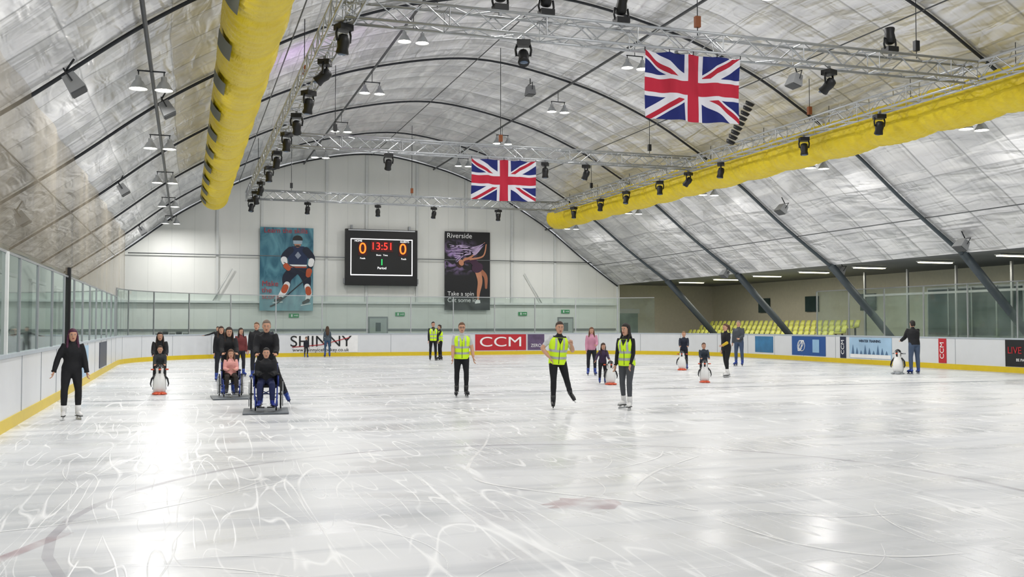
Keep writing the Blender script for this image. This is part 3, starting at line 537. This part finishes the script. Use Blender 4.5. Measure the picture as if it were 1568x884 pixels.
def person(name,x,y,off,H,top='#15161a',bot='#17181c',boot='#1b1c20',hair='#2a1c14',skin='#c99a80',sleeve=None,short=False,LA=((.15,.02,-1),(.05,.2,-1)),RA=((.15,.02,-1),(.05,.2,-1)),
           LL=((.08,.05,-1),(.02,-.08,-1)),RL=((.08,.05,-1),(.02,-.08,-1)),lean=4,side=0,bulk=0.,female=False,longhair=False,vest=False,hem=-.05,sit=None,hs=1.,hat=None,yaw=0,pitch=0,curl=.5,gloves=None,blade=True,glasses=False,ponytail=False,rz=None,cuffL=None):
    S=H/1.78; F=MB(); B=MB()
    Ct,Cb,Cs=cloth(top),cloth(bot),cloth(sleeve or top); SK=mat('skin_'+skin,skin,.55,bump=.1); HR=mat('hair_'+hair,hair,.6,bump=.8,bscale=60,var=.3); BT=mat('boot_'+boot,boot,.4)
    sp=V((math.sin(math.radians(side)),math.sin(math.radians(lean)),math.cos(math.radians(lean)))).normalized(); X1=V((1,0,0)); X1=(X1-sp*X1.dot(sp)).normalized()
    fw_=V((0,1,0)); fw_=(fw_-sp*fw_.dot(sp)).normalized()
    P=V((0,0,0)); bw=(.93 if female else 1.0)
    J={}
    for s,k,arm,leg in ((-1,'L',LA,LL),(1,'R',RA,RL)):
        J['sh'+k]=P+(sp*.45+X1*s*.165*bw)*S; J['el'+k]=J['sh'+k]+dirv(arm[0],s)*.285*S; J['wr'+k]=J['el'+k]+dirv(arm[1],s)*.25*S
        J['hp'+k]=P+V((s*.085,0,-.02))*S; J['kn'+k]=J['hp'+k]+dirv(leg[0],s)*.42*S; J['an'+k]=J['kn'+k]+dirv(leg[1],s)*.405*S
    low=min(J['anL'].z,J['anR'].z); ah=(.15 if blade else .085)*S
    dz=(sit if sit is not None else ah-low)
    P=P+V((0,0,dz))
    for k in J: J[k]=J[k]+V((0,0,dz))
    nb=P+sp*.51*S; hu=(sp+V((0,0,1.3))).normalized(); hu=(Matrix.Rotation(math.radians(-pitch),3,'X')@hu); hf=(V((0,1,0))-hu*hu.y).normalized(); Ry=Matrix.Rotation(math.radians(yaw),3,hu); hf=Ry@hf; hr=hf.cross(hu)
    hc=nb+hu*(.035+.108*hs)*S
    if female: T=[(-.09,.11,.09),(-.03,.16,.112),(.04,.16,.11),(.14,.125,.09),(.24,.14,.105),(.32,.155,.125),(.40,.155,.105),(.45,.13,.085),(.49,.07,.06),(.52,.045,.05)]
    else: T=[(-.09,.11,.09),(-.03,.15,.11),(.05,.15,.11),(.14,.145,.10),(.25,.165,.115),(.34,.18,.125),(.41,.175,.11),(.455,.145,.085),(.49,.08,.062),(.52,.05,.052)]
    bb=lambda t: bulk*(1 if t<.42 else .3)
    B.tube([P+sp*t*S for t,a,b_ in T],[((a+bb(t))*S,(b_+bb(t))*S) for t,a,b_ in T],Ct,16,ref=X1)
    if hem<-.06 and sit is None: B.tube([P+sp*t*S for t in (.1,0,hem*.5,hem)],[((.15+bulk)*S,(.11+bulk)*S),((.165+bulk)*S,(.125+bulk)*S),((.172+bulk)*S,(.14+bulk)*S),((.178+bulk)*S,(.15+bulk)*S)],Ct,16,ref=X1)
    B.tube([nb-sp*.04*S,nb+hu*.03*S,hc-hu*.07*hs*S],[.06*S,.052*S,.05*S],SK,10)
    bones=[('T',P,P+sp*.44*S,.14*S),('N',nb+sp*.01*S,hc,.05*S)]
    for s,k in ((-1,'L'),(1,'R')):
        sh,el,wr=J['sh'+k],J['el'+k],J['wr'+k]; b2=bulk*.6
        r0=.053 if female else .058
        B.tube([P+(sp*.43+X1*s*.09)*S,sh,sh.lerp(el,.35),sh.lerp(el,.7),el,el.lerp(wr,.3),el.lerp(wr,.7),wr],[.05*S,(r0+b2)*S,(r0-.002+b2)*S,(.046+b2)*S,(.042+b2)*S,(.042+b2)*S,(.035+b2)*S,(.029+(b2 if not short else 0))*S],Cs,12)
        bones+=[('U',sh,el,.05*S),('A'+k,el,wr,.04*S)]
        hp,kn,an=J['hp'+k],J['kn'+k],J['an'+k]; tb=bulk*.3+.004
        B.tube([hp+V((-s*.01,0,.04))*S,hp.lerp(kn,.12),hp.lerp(kn,.5),hp.lerp(kn,.85),kn,kn.lerp(an,.3),kn.lerp(an,.65),kn.lerp(an,.95)],[(.085+tb)*S,(.09+tb)*S,(.077+tb)*S,(.06+tb)*S,(.056+tb)*S,(.056+tb)*S,(.046+tb)*S,(.04+tb)*S],Cb,12)
        bones+=[('G',hp,kn,.075*S),('H',kn,an,.05*S)]
    o=B.obj('tmp'); md=o.modifiers.new('r','REMESH'); md.mode='VOXEL'; md.voxel_size=.0155*S+.001; sm_=o.modifiers.new('s','SMOOTH'); sm_.factor=.6; sm_.iterations=6
    dg=bpy.context.evaluated_depsgraph_get(); me=bpy.data.meshes.new_from_object(o.evaluated_get(dg)); bpy.data.objects.remove(o)
    def cls(c):
        best=None;bd=9
        for lb,a,b_,r in bones:
            ab=b_-a; t=max(0,min(1,(c-a).dot(ab)/ab.length_squared)); d=(c-(a+ab*t)).length-r
            if d<bd: bd=d;best=(lb,t)
        lb,t=best; tt=(c-P).dot(sp)/S
        if lb=='N': return SK if (c-nb).dot(sp)>.015*S else Ct
        if lb[0] in 'UA':
            if cuffL and lb=='AL': return cloth(cuffL)
            if short and (lb[0]=='A' or t>.75): return SK
            return Cs
        if lb=='T': return Ct if tt>hem else Cb
        if lb=='G' and sit is None and tt>hem and hem<-.06: return Ct
        return Cb
    F.add([v.co.copy() for v in me.vertices],[tuple(q.vertices) for q in me.polygons],None,True,cls); bpy.data.meshes.remove(me)
    def hp_(a,b_,c_): return hc+(hr*a+hf*b_+hu*c_)*S*hs
    prof_=[(-.118,.022,.018,.056),(-.105,.043,.042,.038),(-.08,.058,.064,.02),(-.045,.068,.081,.007),(0,.074,.093,0),(.04,.076,.097,-.003),(.075,.068,.088,-.006),(.1,.048,.062,-.008),(.116,.018,.024,-.008)]
    F.tube([hp_(0,yo,z) for z,a,b_,yo in prof_],[(a*S*hs,b_*S*hs) for z,a,b_,yo in prof_],SK,18,ref=hr)
    HM=Matrix((hr,hf,hu)).transposed(); e=lambda c_,r_,m_,sg=8: F.ell(hp_(*c_),tuple(q*S*hs for q in r_),m_,sg,5,HM)
    e((0,.1,-.02),(.011,.016,.026),SK); e((0,.108,-.036),(.016,.012,.009),SK); lip=mat('lips','#9c5650',.5); e((0,.092,-.064),(.024,.008,.0055),lip); e((0,.09,-.072),(.02,.009,.005),lip)
    for s in (-1,1):
        e((s*.03,.086,.004),(.014,.008,.007),mat('eye_white','#d8d5d0',.3)); e((s*.03,.0925,.004),(.0065,.004,.0065),mat('iris','#241a14',.2)); e((s*.03,.091,.021),(.019,.006,.004),HR); e((s*.076,-.005,-.008),(.009,.018,.03),SK)
    if glasses:
        for s in (-1,1): F.tube([hp_(s*.031+.021*math.cos(t/10*6.283),.102,.003+.016*math.sin(t/10*6.283)) for t in range(10)],.0025*S,ink,4,closed=True); F.tube([hp_(s*.05,.1,.006),hp_(s*.078,.0,.004)],.0025*S,ink,4)
    if longhair: hp2=[(-.2,.06,.028,-.085),(-.12,.078,.042,-.07),(-.06,.085,.06,-.05),(-.02,.087,.074,-.036),(.02,.087,.084,-.026),(.05,.086,.096,-.014),(.08,.078,.098,-.006),(.11,.055,.07,-.008),(.13,.02,.028,-.01)]
    else: hp2=[(-.07,.05,.04,-.062),(-.045,.074,.055,-.05),(-.01,.082,.07,-.036),(.03,.083,.083,-.024),(.06,.081,.094,-.012),(.085,.072,.093,-.005),(.112,.05,.066,-.008),(.13,.02,.028,-.01)]
    F.tube([hp_(0,yo,z) for z,a,b_,yo in hp2],[(a*S*hs,b_*S*hs) for z,a,b_,yo in hp2],HR,18,ref=hr)
    if longhair:
        F.tube([hp_(0,-.06,-.02),hp_(0,-.085,-.14),hp_(0,-.125,-.24),hp_(0,-.13,-.36),hp_(0,-.12,-.42)],[(.07*S*hs,.04*S*hs),(.085*S*hs,.04*S*hs),(.095*S*hs,.035*S*hs),(.08*S*hs,.03*S*hs),(.03*S*hs,.012*S*hs)],HR,12,ref=hr)
        for s in (-1,1): F.tube([hp_(s*.07,.02,.05),hp_(s*.086,.01,-.03),hp_(s*.09,.0,-.12),hp_(s*.1,.06,-.22),hp_(s*.09,.09,-.31)],[.012*S,.02*S,.025*S,.024*S,.01*S],HR,8)
    if ponytail: F.tube([hp_(0,-.09,.06),hp_(0,-.15,.05),hp_(0,-.17,-.05),hp_(0,-.15,-.16)],[.02*S,.032*S,.03*S,.01*S],HR,8)
    if hat:
        HT=cloth(hat); h3=[(.028,.083,.103,-.003),(.05,.085,.105,-.004),(.085,.078,.097,-.006),(.12,.052,.066,-.008),(.14,.02,.025,-.01)]
        F.tube([hp_(0,yo,z) for z,a,b_,yo in h3],[(a*S*hs,b_*S*hs) for z,a,b_,yo in h3],HT,18,ref=hr)
    for s,k in ((-1,'L'),(1,'R')):
        wr=J['wr'+k]; d=(wr-J['el'+k]).normalized(); sd=V((0,1,0)) if abs(d.y)<.8 else V((-s,0,0.2))
        hand(F,wr,d,sd,cloth(gloves) if gloves else SK,curl,S,s)
        if not short: F.tube([wr-d*.02*S,wr+d*.008*S],[(.033+bulk*.6)*S,(.031+bulk*.6)*S],cloth(cuffL) if (cuffL and k=='L') else Cs,10)
        an,kn=J['an'+k],J['kn'+k]; sh_=(an-kn).normalized()
        flat=(an.z-min(J['anL'].z,J['anR'].z))<.03*S or sit is not None
        if flat: Fd=Matrix.Rotation(math.radians(-s*12),3,'Z')@V((0,1,0)); U=V((0,0,1))
        else: U=-sh_; Fd=(V((0,1,0))-U*U.y).normalized()
        Rr=Fd.cross(U); q=lambda a,b_,c_: an+(Rr*a+Fd*b_+U*c_)*S
        F.tube([an-sh_*.13*S,an-sh_*.05*S,an,q(0,-.01,-.03)],[.056*S,.053*S,.05*S,.046*S],BT,12)
        F.tube([q(0,-.075,-.035),q(0,-.05,-.03),q(0,.0,-.022),q(0,.06,-.03),q(0,.12,-.042),q(0,.165,-.05),q(0,.185,-.052)],[(.02*S,.02*S),(.037*S,.045*S),(.042*S,.055*S),(.043*S,.045*S),(.044*S,.034*S),(.036*S,.025*S),(.012*S,.012*S)],BT,12,ref=Rr)
        BM=Matrix((Rr,Fd,U)).transposed()
        F.box(q(0,.05,-.078),(.07*S,.24*S,.014*S),ink,BM)
        if blade:
            for yy in (-.03,.12): F.box(q(0,yy,-.1),(.026*S,.05*S,.035*S),BT,BM,.8)
            F.box(q(0,.045,-.132),(.008*S,.28*S,.036*S),alu,BM)
        for g in range(4): F.tube([q(-.022,.03+.022*g,.012-.014*g),q(.022,.03+.022*g,.012-.014*g)],.004*S,wht if boot!='#d8d8d8' else steel,4)
    if vest:
        HV=mat('hi_vis_yellow','#c8ee1e',.6,es=.1,bump=.5,bscale=10); SV=mat('reflective_tape','#b4b8b8',.35,.3)
        def ring(t,e_):
            for (t0,a0,b0),(t1,a1,b1) in zip(T,T[1:]):
                if t0<=t<=t1: f=(t-t0)/(t1-t0); return ((a0+(a1-a0)*f+bulk+e_)*S,(b0+(b1-b0)*f+bulk+e_)*S)
        ts=[-.08,-.02,.05,.12,.2,.28,.35,.41,.44,.462]; F.tube([P+sp*t*S for t in ts],[(ring(max(t,-.02),.022 if t<.4 else .016)) for t in ts],HV,20,ref=X1,cap=False)
        for t in (.03,.17): F.tube([P+sp*(t+q_)*S for q_ in (0,.05)],[ring(t,.026),ring(t+.05,.026)],SV,20,ref=X1,cap=False)
        for s in (-1,1):
            for f_ in (1,-1):
                for i in range(5):
                    t0,t1=.2+.05*i,.25+.05*i; vs=[]
                    for t in (t0,t1):
                        a,b_=ring(t,.03 if t<.38 else .022)
                        for xo in (.06,.1): yy=b_*math.sqrt(max(0,1-(xo*S/a)**2)); vs.append(P+sp*t*S+X1*s*xo*S+fw_*yy*f_)
                    F.add(vs,[(0,1,3,2)],SV)
        F.tube([P+sp*(-.06)*S+fw_*(ring(0,.026)[1]),P+sp*.17*S+fw_*ring(.17,.027)[1],P+sp*.38*S+fw_*ring(.38,.027)[1]],.006*S,dark,5)
        F.add([P+sp*.33*S+fw_*ring(.33,.03)[1],P+sp*.46*S+fw_*(ring(.45,.02)[1])+X1*.06*S,P+sp*.46*S+fw_*(ring(.45,.02)[1])-X1*.06*S],[(0,1,2)],Ct)
    a=math.atan2(-y,-x)+math.radians(off)-math.pi/2
    if rz is not None: a=rz
    ob=F.obj(name,(x,y,0),a); return ob,a,S
def fwdpt(x,y,off,d,lat=0):
    a=math.atan2(-y,-x)+math.radians(off); return x+d*math.cos(a)+lat*math.sin(a), y+d*math.sin(a)-lat*math.cos(a), a-math.pi/2
PW=mat('penguin_white','#e2e3e2',.35); PB=mat('penguin_black','#1a1c22',.35); PO=mat('penguin_orange','#d0502a',.4)
def penguin(x,y,rz,s=1.,foot=None):
    PO_=foot or PO
    mb=MB(); pr2=[(.04,.10,.10,0),(.08,.16,.15,0),(.2,.185,.175,0),(.38,.175,.165,0),(.52,.135,.125,0),(.6,.1,.1,0),(.66,.105,.11,.01),(.74,.11,.12,.015),(.81,.085,.095,.01),(.85,.03,.035,.005)]
    def mf(c):
        c=c/s
        if c.z<.58: return PW if c.y>-.02 else PB
        return PW if (c.y>.04 and abs(c.x)>.03 and c.z<.72) else PB
    mb.tube([(0,yo*s,z*s) for z,a,b_,yo in pr2],[(a*s,b_*s) for z,a,b_,yo in pr2],PW,20,ref=(1,0,0),matfn=mf)
    mb.tube([(0,.02*s,0),(0,.02*s,.03*s),(0,.02*s,.07*s)],[(.2*s,.25*s),(.2*s,.25*s),(.14*s,.16*s)],PO_,18,ref=(1,0,0))
    for sx in (-1,1):
        mb.tube([(sx*.07*s,.14*s,.05*s),(sx*.1*s,.26*s,.035*s),(sx*.11*s,.3*s,.02*s)],[(.06*s,.035*s),(.07*s,.025*s),(.03*s,.01*s)],PO_,10,ref=(1,0,0))
        mb.tube([(sx*.12*s,0,.55*s),(sx*.21*s,.0,.44*s),(sx*.24*s,.03*s,.3*s),(sx*.22*s,.05*s,.22*s)],[(.03*s,.05*s),(.025*s,.06*s),(.02*s,.05*s),(.01*s,.02*s)],PB,10,ref=(1,0,0))
        mb.tube([(sx*.09*s,-.03*s,.7*s),(sx*.2*s,-.08*s,.7*s)],.017*s,dark,8); mb.tube([(sx*.15*s,-.055*s,.7*s),(sx*.23*s,-.095*s,.7*s)],.022*s,PO_,8)
        mb.ell((sx*.045*s,.11*s,.76*s),(.018*s,.012*s,.02*s),wht,8,5); mb.ell((sx*.045*s,.12*s,.76*s),(.009*s,.007*s,.01*s),ink,6,4)
    mb.tube([(0,.1*s,.71*s),(0,.16*s,.705*s),(0,.22*s,.69*s)],[(.045*s,.03*s),(.03*s,.022*s),(.006*s,.005*s)],PO,10,ref=(1,0,0))
    mb.obj('penguin_skating_aid',(x,y,0),rz)
def wheelchair(x,y,rz,s=1.,fr=None):
    mb=MB(); fc=mat('chair_frame','#2a3c8a',.35,.4) if fr is None else fr; tyre=mat('tyre','#141414',.7); seat=mat('chair_nylon','#16181c',.8,bump=.3)
    z0=.045; W=.25
    mb.box((0,.1,.02),(.85,1.2,.02),mat('sled_board','#6a7077',.5)); mb.box((0,.1,.035),(.06,1.1,.012),steel)
    for sx in (-1,1):
        cx=sx*(W+.04); c=V((cx*s,-.08*s,z0+.3*s))
        ringp=lambda r,n=28,dx=0: [c+V((dx,r*math.cos(t/n*6.2832),r*math.sin(t/n*6.2832))) for t in range(n)]
        mb.tube(ringp(.29*s),.014*s,tyre,8,ref=(1,0,0),closed=True); mb.tube(ringp(.265*s),.01*s,alu,6,ref=(1,0,0),closed=True); mb.tube(ringp(.245*s,28,sx*.04*s),.008*s,alu,6,ref=(1,0,0),closed=True)
        mb.tube([c-V((.035*s,0,0)),c+V((.035*s,0,0))],.025*s,steel,10)
        for t in range(12): a=t/12*6.2832; mb.tube([c,c+V((0,.262*s*math.cos(a),.262*s*math.sin(a)))],.003*s,alu,4)
        c2=V((sx*.2*s,.38*s,z0+.085*s)); mb.tube([c2+V((0,.075*s*math.cos(t/16*6.2832),.075*s*math.sin(t/16*6.2832))) for t in range(16)],.014*s,tyre,6,ref=(1,0,0),closed=True); mb.ell(c2,(.018*s,.06*s,.06*s),alu,10,5); mb.tube([c2+V((-.02*s,0,0)),c2+V((-.02*s,-.02*s,.1*s)),c2+V((0,-.03*s,.2*s))],.012*s,fc,6)
        q=lambda a,b_,c_: (sx*a*s,b_*s,z0+c_*s)
        mb.tube([q(.22,-.3,.92),q(.22,-.24,.9),q(.22,-.22,.8),q(.22,-.2,.45),q(.22,-.18,.2)],.013*s,fc,8); mb.tube([q(.22,-.38,.92),q(.22,-.24,.91)],.018*s,black,8)
        mb.tube([q(.22,-.2,.45),q(.22,.25,.47),q(.22,.36,.44),q(.2,.47,.15),q(.19,.5,.08)],.013*s,fc,8); mb.tube([q(.22,-.18,.22),q(.22,.3,.22),q(.22,.36,.44)],.012*s,fc,8)
        mb.tube([q(.24,-.2,.68),q(.24,.12,.68),q(.24,.16,.6),q(.24,.16,.46)],.012*s,fc,8); mb.box(q(.24,-.02,.7),(.05*s,.3*s,.03*s),seat); mb.box(q(.24,-.02,.57),(.012*s,.28*s,.2*s),seat)
        mb.box(q(.1,.54,.08),(.15*s,.15*s,.015*s),black)
    mb.box((0,.02*s,z0+.47*s),(.42*s,.44*s,.05*s),seat); mb.box((0,-.215*s,z0+.67*s),(.42*s,.03*s,.38*s),seat); mb.tube([(-.22*s,0,z0+.22*s),(.22*s,.1*s,z0+.45*s)],.01*s,fc,6); mb.tube([(.22*s,0,z0+.22*s),(-.22*s,.1*s,z0+.45*s)],.01*s,fc,6)
    mb.tube([(-.28*s,-.08*s,z0+.3*s),(.28*s,-.08*s,z0+.3*s)],.012*s,steel,6)
    mb.obj('wheelchair',(x,y,0),rz)
PUSH=((.1,.55,-.85),(-.05,.85,-.35)); SITL=((.12,1,-.08),(.02,.12,-1)); SITA=((.12,.35,-.9),(-.3,.9,-.05))
# stewards
person('rink_steward',6.14,22.2,5,1.76,top='#b9bcc0',bot='#14151a',hair='#6a4a33',short=True,vest=True,LA=((.28,.0,-1),(.12,.3,-1)),RA=((.16,.05,-1),(.04,.35,-1)),LL=((.06,.12,-1),(.0,-.12,-1)),RL=((.06,-.06,-1),(0,-.1,-1)),glasses=True,bulk=.01)
person('rink_steward',7.12,18.5,12,1.78,top='#1a1b20',bot='#14151a',hair='#3a281d',sleeve='#c3c5c8',short=True,vest=True,RA=((.65,-.1,-.8),(-.5,.35,-.7)),LA=((.35,.2,-.9),(-.25,.7,.45)),RL=((.02,.15,-1),(.0,-.1,-1)),LL=((.28,-.05,-1),(.35,-.75,-.7)),lean=8,side=-3,bulk=.01)
person('rink_steward',8.35,17.85,-25,1.74,top='#17181c',bot='#4a4d52',boot='#d8d8d8',hair='#1c1512',vest=True,female=True,longhair=True,LA=((.1,.1,-1),(-.05,.5,-.9)),RA=((.2,-.1,-1),(.1,.1,-1)),LL=((.02,.2,-1),(.0,-.05,-1)),RL=((.1,-.12,-1),(.05,-.3,-1)),lean=5,yaw=-10)
person('rink_steward',11.0,44.8,10,1.84,top='#23252a',bot='#14151a',vest=True,short=False,bulk=.01)
person('rink_steward',11.5,45.4,-70,1.7,top='#17181c',bot='#14151a',vest=True,LA=((.1,.5,-.8),(0,.9,.1)))
# adults
person('woman_in_black_hoodie',-1.93,19.15,8,1.64,top='#101116',bot='#101116',boot='#d8d8d8',hair='#4a1d38',female=True,longhair=True,bulk=.025,LA=((.25,0,-1),(.15,.15,-1)),RA=((.4,0,-1),(.3,.25,-1)),LL=((.1,.02,-1),(0,-.05,-1)),RL=((.12,.18,-1),(.0,-.12,-1)),lean=7)
person('glass_reflection_figure',-3.6,18.6,60,1.66,top='#1d2024',bot='#20222a',boot='#26282c',blade=False,bulk=.02)  # added figure standing in for a person's reflection in the left glass
person('glass_reflection_figure',-3.7,24.5,20,1.74,top='#23262c',bot='#20222a',boot='#26282c',blade=False,bulk=.03)  # second added figure, also in place of a reflection in the glass
person('mother_skater',-.62,26.5,0,1.56,top='#131419',bot='#1b1d24',boot='#24408f',hair='#241813',female=True,longhair=True,LA=PUSH,RA=PUSH,lean=24,bulk=.03,pitch=-8)
x,y,a=fwdpt(-.6,25.85,0,.36)
person('child_skater',-.6,25.85,0,1.16,top='#2a2d30',bot='#1a1b20',boot='#24408f',hair='#3a2a1c',hs=1.2,LA=PUSH,RA=PUSH,lean=10,bulk=.03); penguin(x,y-.1,a,.86)
# wheelchair child (pink)
wx,wy,wo=1.0,23.7,4; x,y,a=fwdpt(wx,wy,wo,-.02); wheelchair(wx,wy,a,.85)
person('child_in_wheelchair',x,y,wo,1.3,top='#d79a94',bot='#2a2420',boot='#3a3a44',hair='#5a3a28',female=True,longhair=True,hs=1.15,sit=.53,LL=SITL,RL=SITL,LA=SITA,RA=SITA,lean=0,bulk=.035,blade=False,rz=a,hem=-.03)
x,y,a=fwdpt(wx,wy,wo,-.78); person('wheelchair_pusher',x,y,wo,1.66,top='#111216',bot='#16171b',boot='#24408f',hair='#2a1b14',female=True,longhair=True,LA=PUSH,RA=PUSH,lean=12,bulk=.025,rz=a)
# wheelchair (dark)
wx,wy,wo=1.5,19.75,0; x,y,a=fwdpt(wx,wy,wo,-.02); wheelchair(wx,wy,a,.97)
person('person_in_wheelchair',x,y,wo,1.5,top='#0f1117',bot='#16204a',boot='#1d2f86',hair='#15100e',sit=.59,LL=SITL,RL=SITL,LA=SITA,RA=SITA,lean=2,bulk=.045,blade=False,rz=a,hem=-.03,gloves='#101014')
x,y,a=fwdpt(wx,wy,wo,-.8); person('wheelchair_pusher',x,y,wo,1.82,top='#101117',bot='#14151b',boot='#24408f',hair='#7a6a5e',LA=PUSH,RA=PUSH,lean=14,bulk=.035,rz=a,LL=((.42,-.3,-1),(.45,-.35,-1)),RL=((.05,.1,-1),(0,-.1,-1)))
# group behind
person('skater_in_group',1.0,30.6,6,1.66,top='#14151b',bot='#20222a',boot='#24408f',hair='#3a2418',female=True,longhair=True,bulk=.02)
person('skater_in_group',2.1,31.5,-10,1.78,top='#17181d',bot='#20222a',boot='#24408f',hair='#6a4a30',bulk=.03)
person('skater_in_group',2.6,34.0,160,1.76,top='#2c2f3a',bot='#20222a',boot='#24408f',hair='#3a2418',bulk=.02)
person('skater_in_group',1.7,33.3,20,1.6,top='#6b2f30',bot='#20222a',boot='#24408f',hair='#2a1c14',female=True,longhair=True,bulk=.02)
# far boards people
person('skater_holding_boards',1.5,50.4,-5,1.62,top='#191b20',bot='#22252c',boot='#24408f',LA=((.9,.1,-.25),(.9,.1,-.1)),RA=((.9,0,-.35),(.9,.1,-.2)),lean=12)
person('woman_in_jeans',7.0,51.5,185,1.62,top='#4a5560',bot='#34506e',boot='#24408f',hair='#4a3424',female=True,longhair=True)
person('child_skater',5.9,51.4,20,1.05,top='#1c1f2a',bot='#23252c',boot='#24408f',hs=1.2,bulk=.02)
# right side
person('girl_in_pink_jacket',12.84,30.2,5,1.62,top='#c48aa0',bot='#1b1c26',boot='#24408f',hair='#6a4630',female=True,longhair=True,bulk=.02,LA=((.15,.3,-1),(-.2,.8,-.2)),RA=((.15,.1,-1),(0,.4,-1)))
person('child_skater',11.35,25.9,15,1.16,top='#3a2b46',bot='#1b1c26',boot='#24408f',hair='#3a2418',hs=1.2,bulk=.03,LA=PUSH,RA=((.5,.2,-.8),(.3,.5,-.5)),lean=14,female=True,longhair=True)
x,y,a=fwdpt(11.35,25.9,15,.42,-.12); penguin(x,y,a,.8)
person('child_skater',17.85,33.1,0,1.44,top='#1e2536',bot='#1b1c26',boot='#24408f',hair='#8a6a48',hs=1.1,bulk=.02,LA=PUSH,RA=PUSH,lean=12)
x,y,a=fwdpt(17.85,33.1,-8,.48); penguin(x,y,a,.85)
person('child_skater',14.62,25.9,8,1.14,top='#2b3440',bot='#1b1c26',boot='#24408f',hair='#5a4030',hs=1.2,bulk=.03,LA=PUSH,RA=PUSH,lean=10)
x,y,a=fwdpt(14.62,25.9,4,.4); penguin(x,y,a,.78)
person('woman_in_yellow_sleeved_coat',16.5,27.75,-50,1.74,top='#15161b',cuffL='#c9a92a',bot='#14151a',boot='#d8d8d8',hair='#5a3c2a',female=True,bulk=.02,ponytail=True,LA=((.1,.2,-1),(0,.9,-.4)),RA=((.1,-.1,-1),(0,.1,-1)),LL=((.05,.2,-1),(0,-.02,-1)),RL=((.08,-.1,-1),(.02,-.3,-1)))
person('man_in_grey_jacket',21.45,35.1,-20,1.86,top='#43484f',bot='#3c4c66',boot='#24408f',hair='#8a7a6c',bulk=.03,LA=((.1,.25,-1),(-.2,.8,-.3)))
person('man_in_dark_hoodie',23.65,27.5,-150,1.86,top='#15161b',bot='#42526a',boot='#24408f',hair='#1d1714',bulk=.04,LA=PUSH,RA=PUSH,lean=10)
penguin(23.22,27.8,math.radians(120),1.0,mat('penguin_base_grey','#8a8f94',.4))
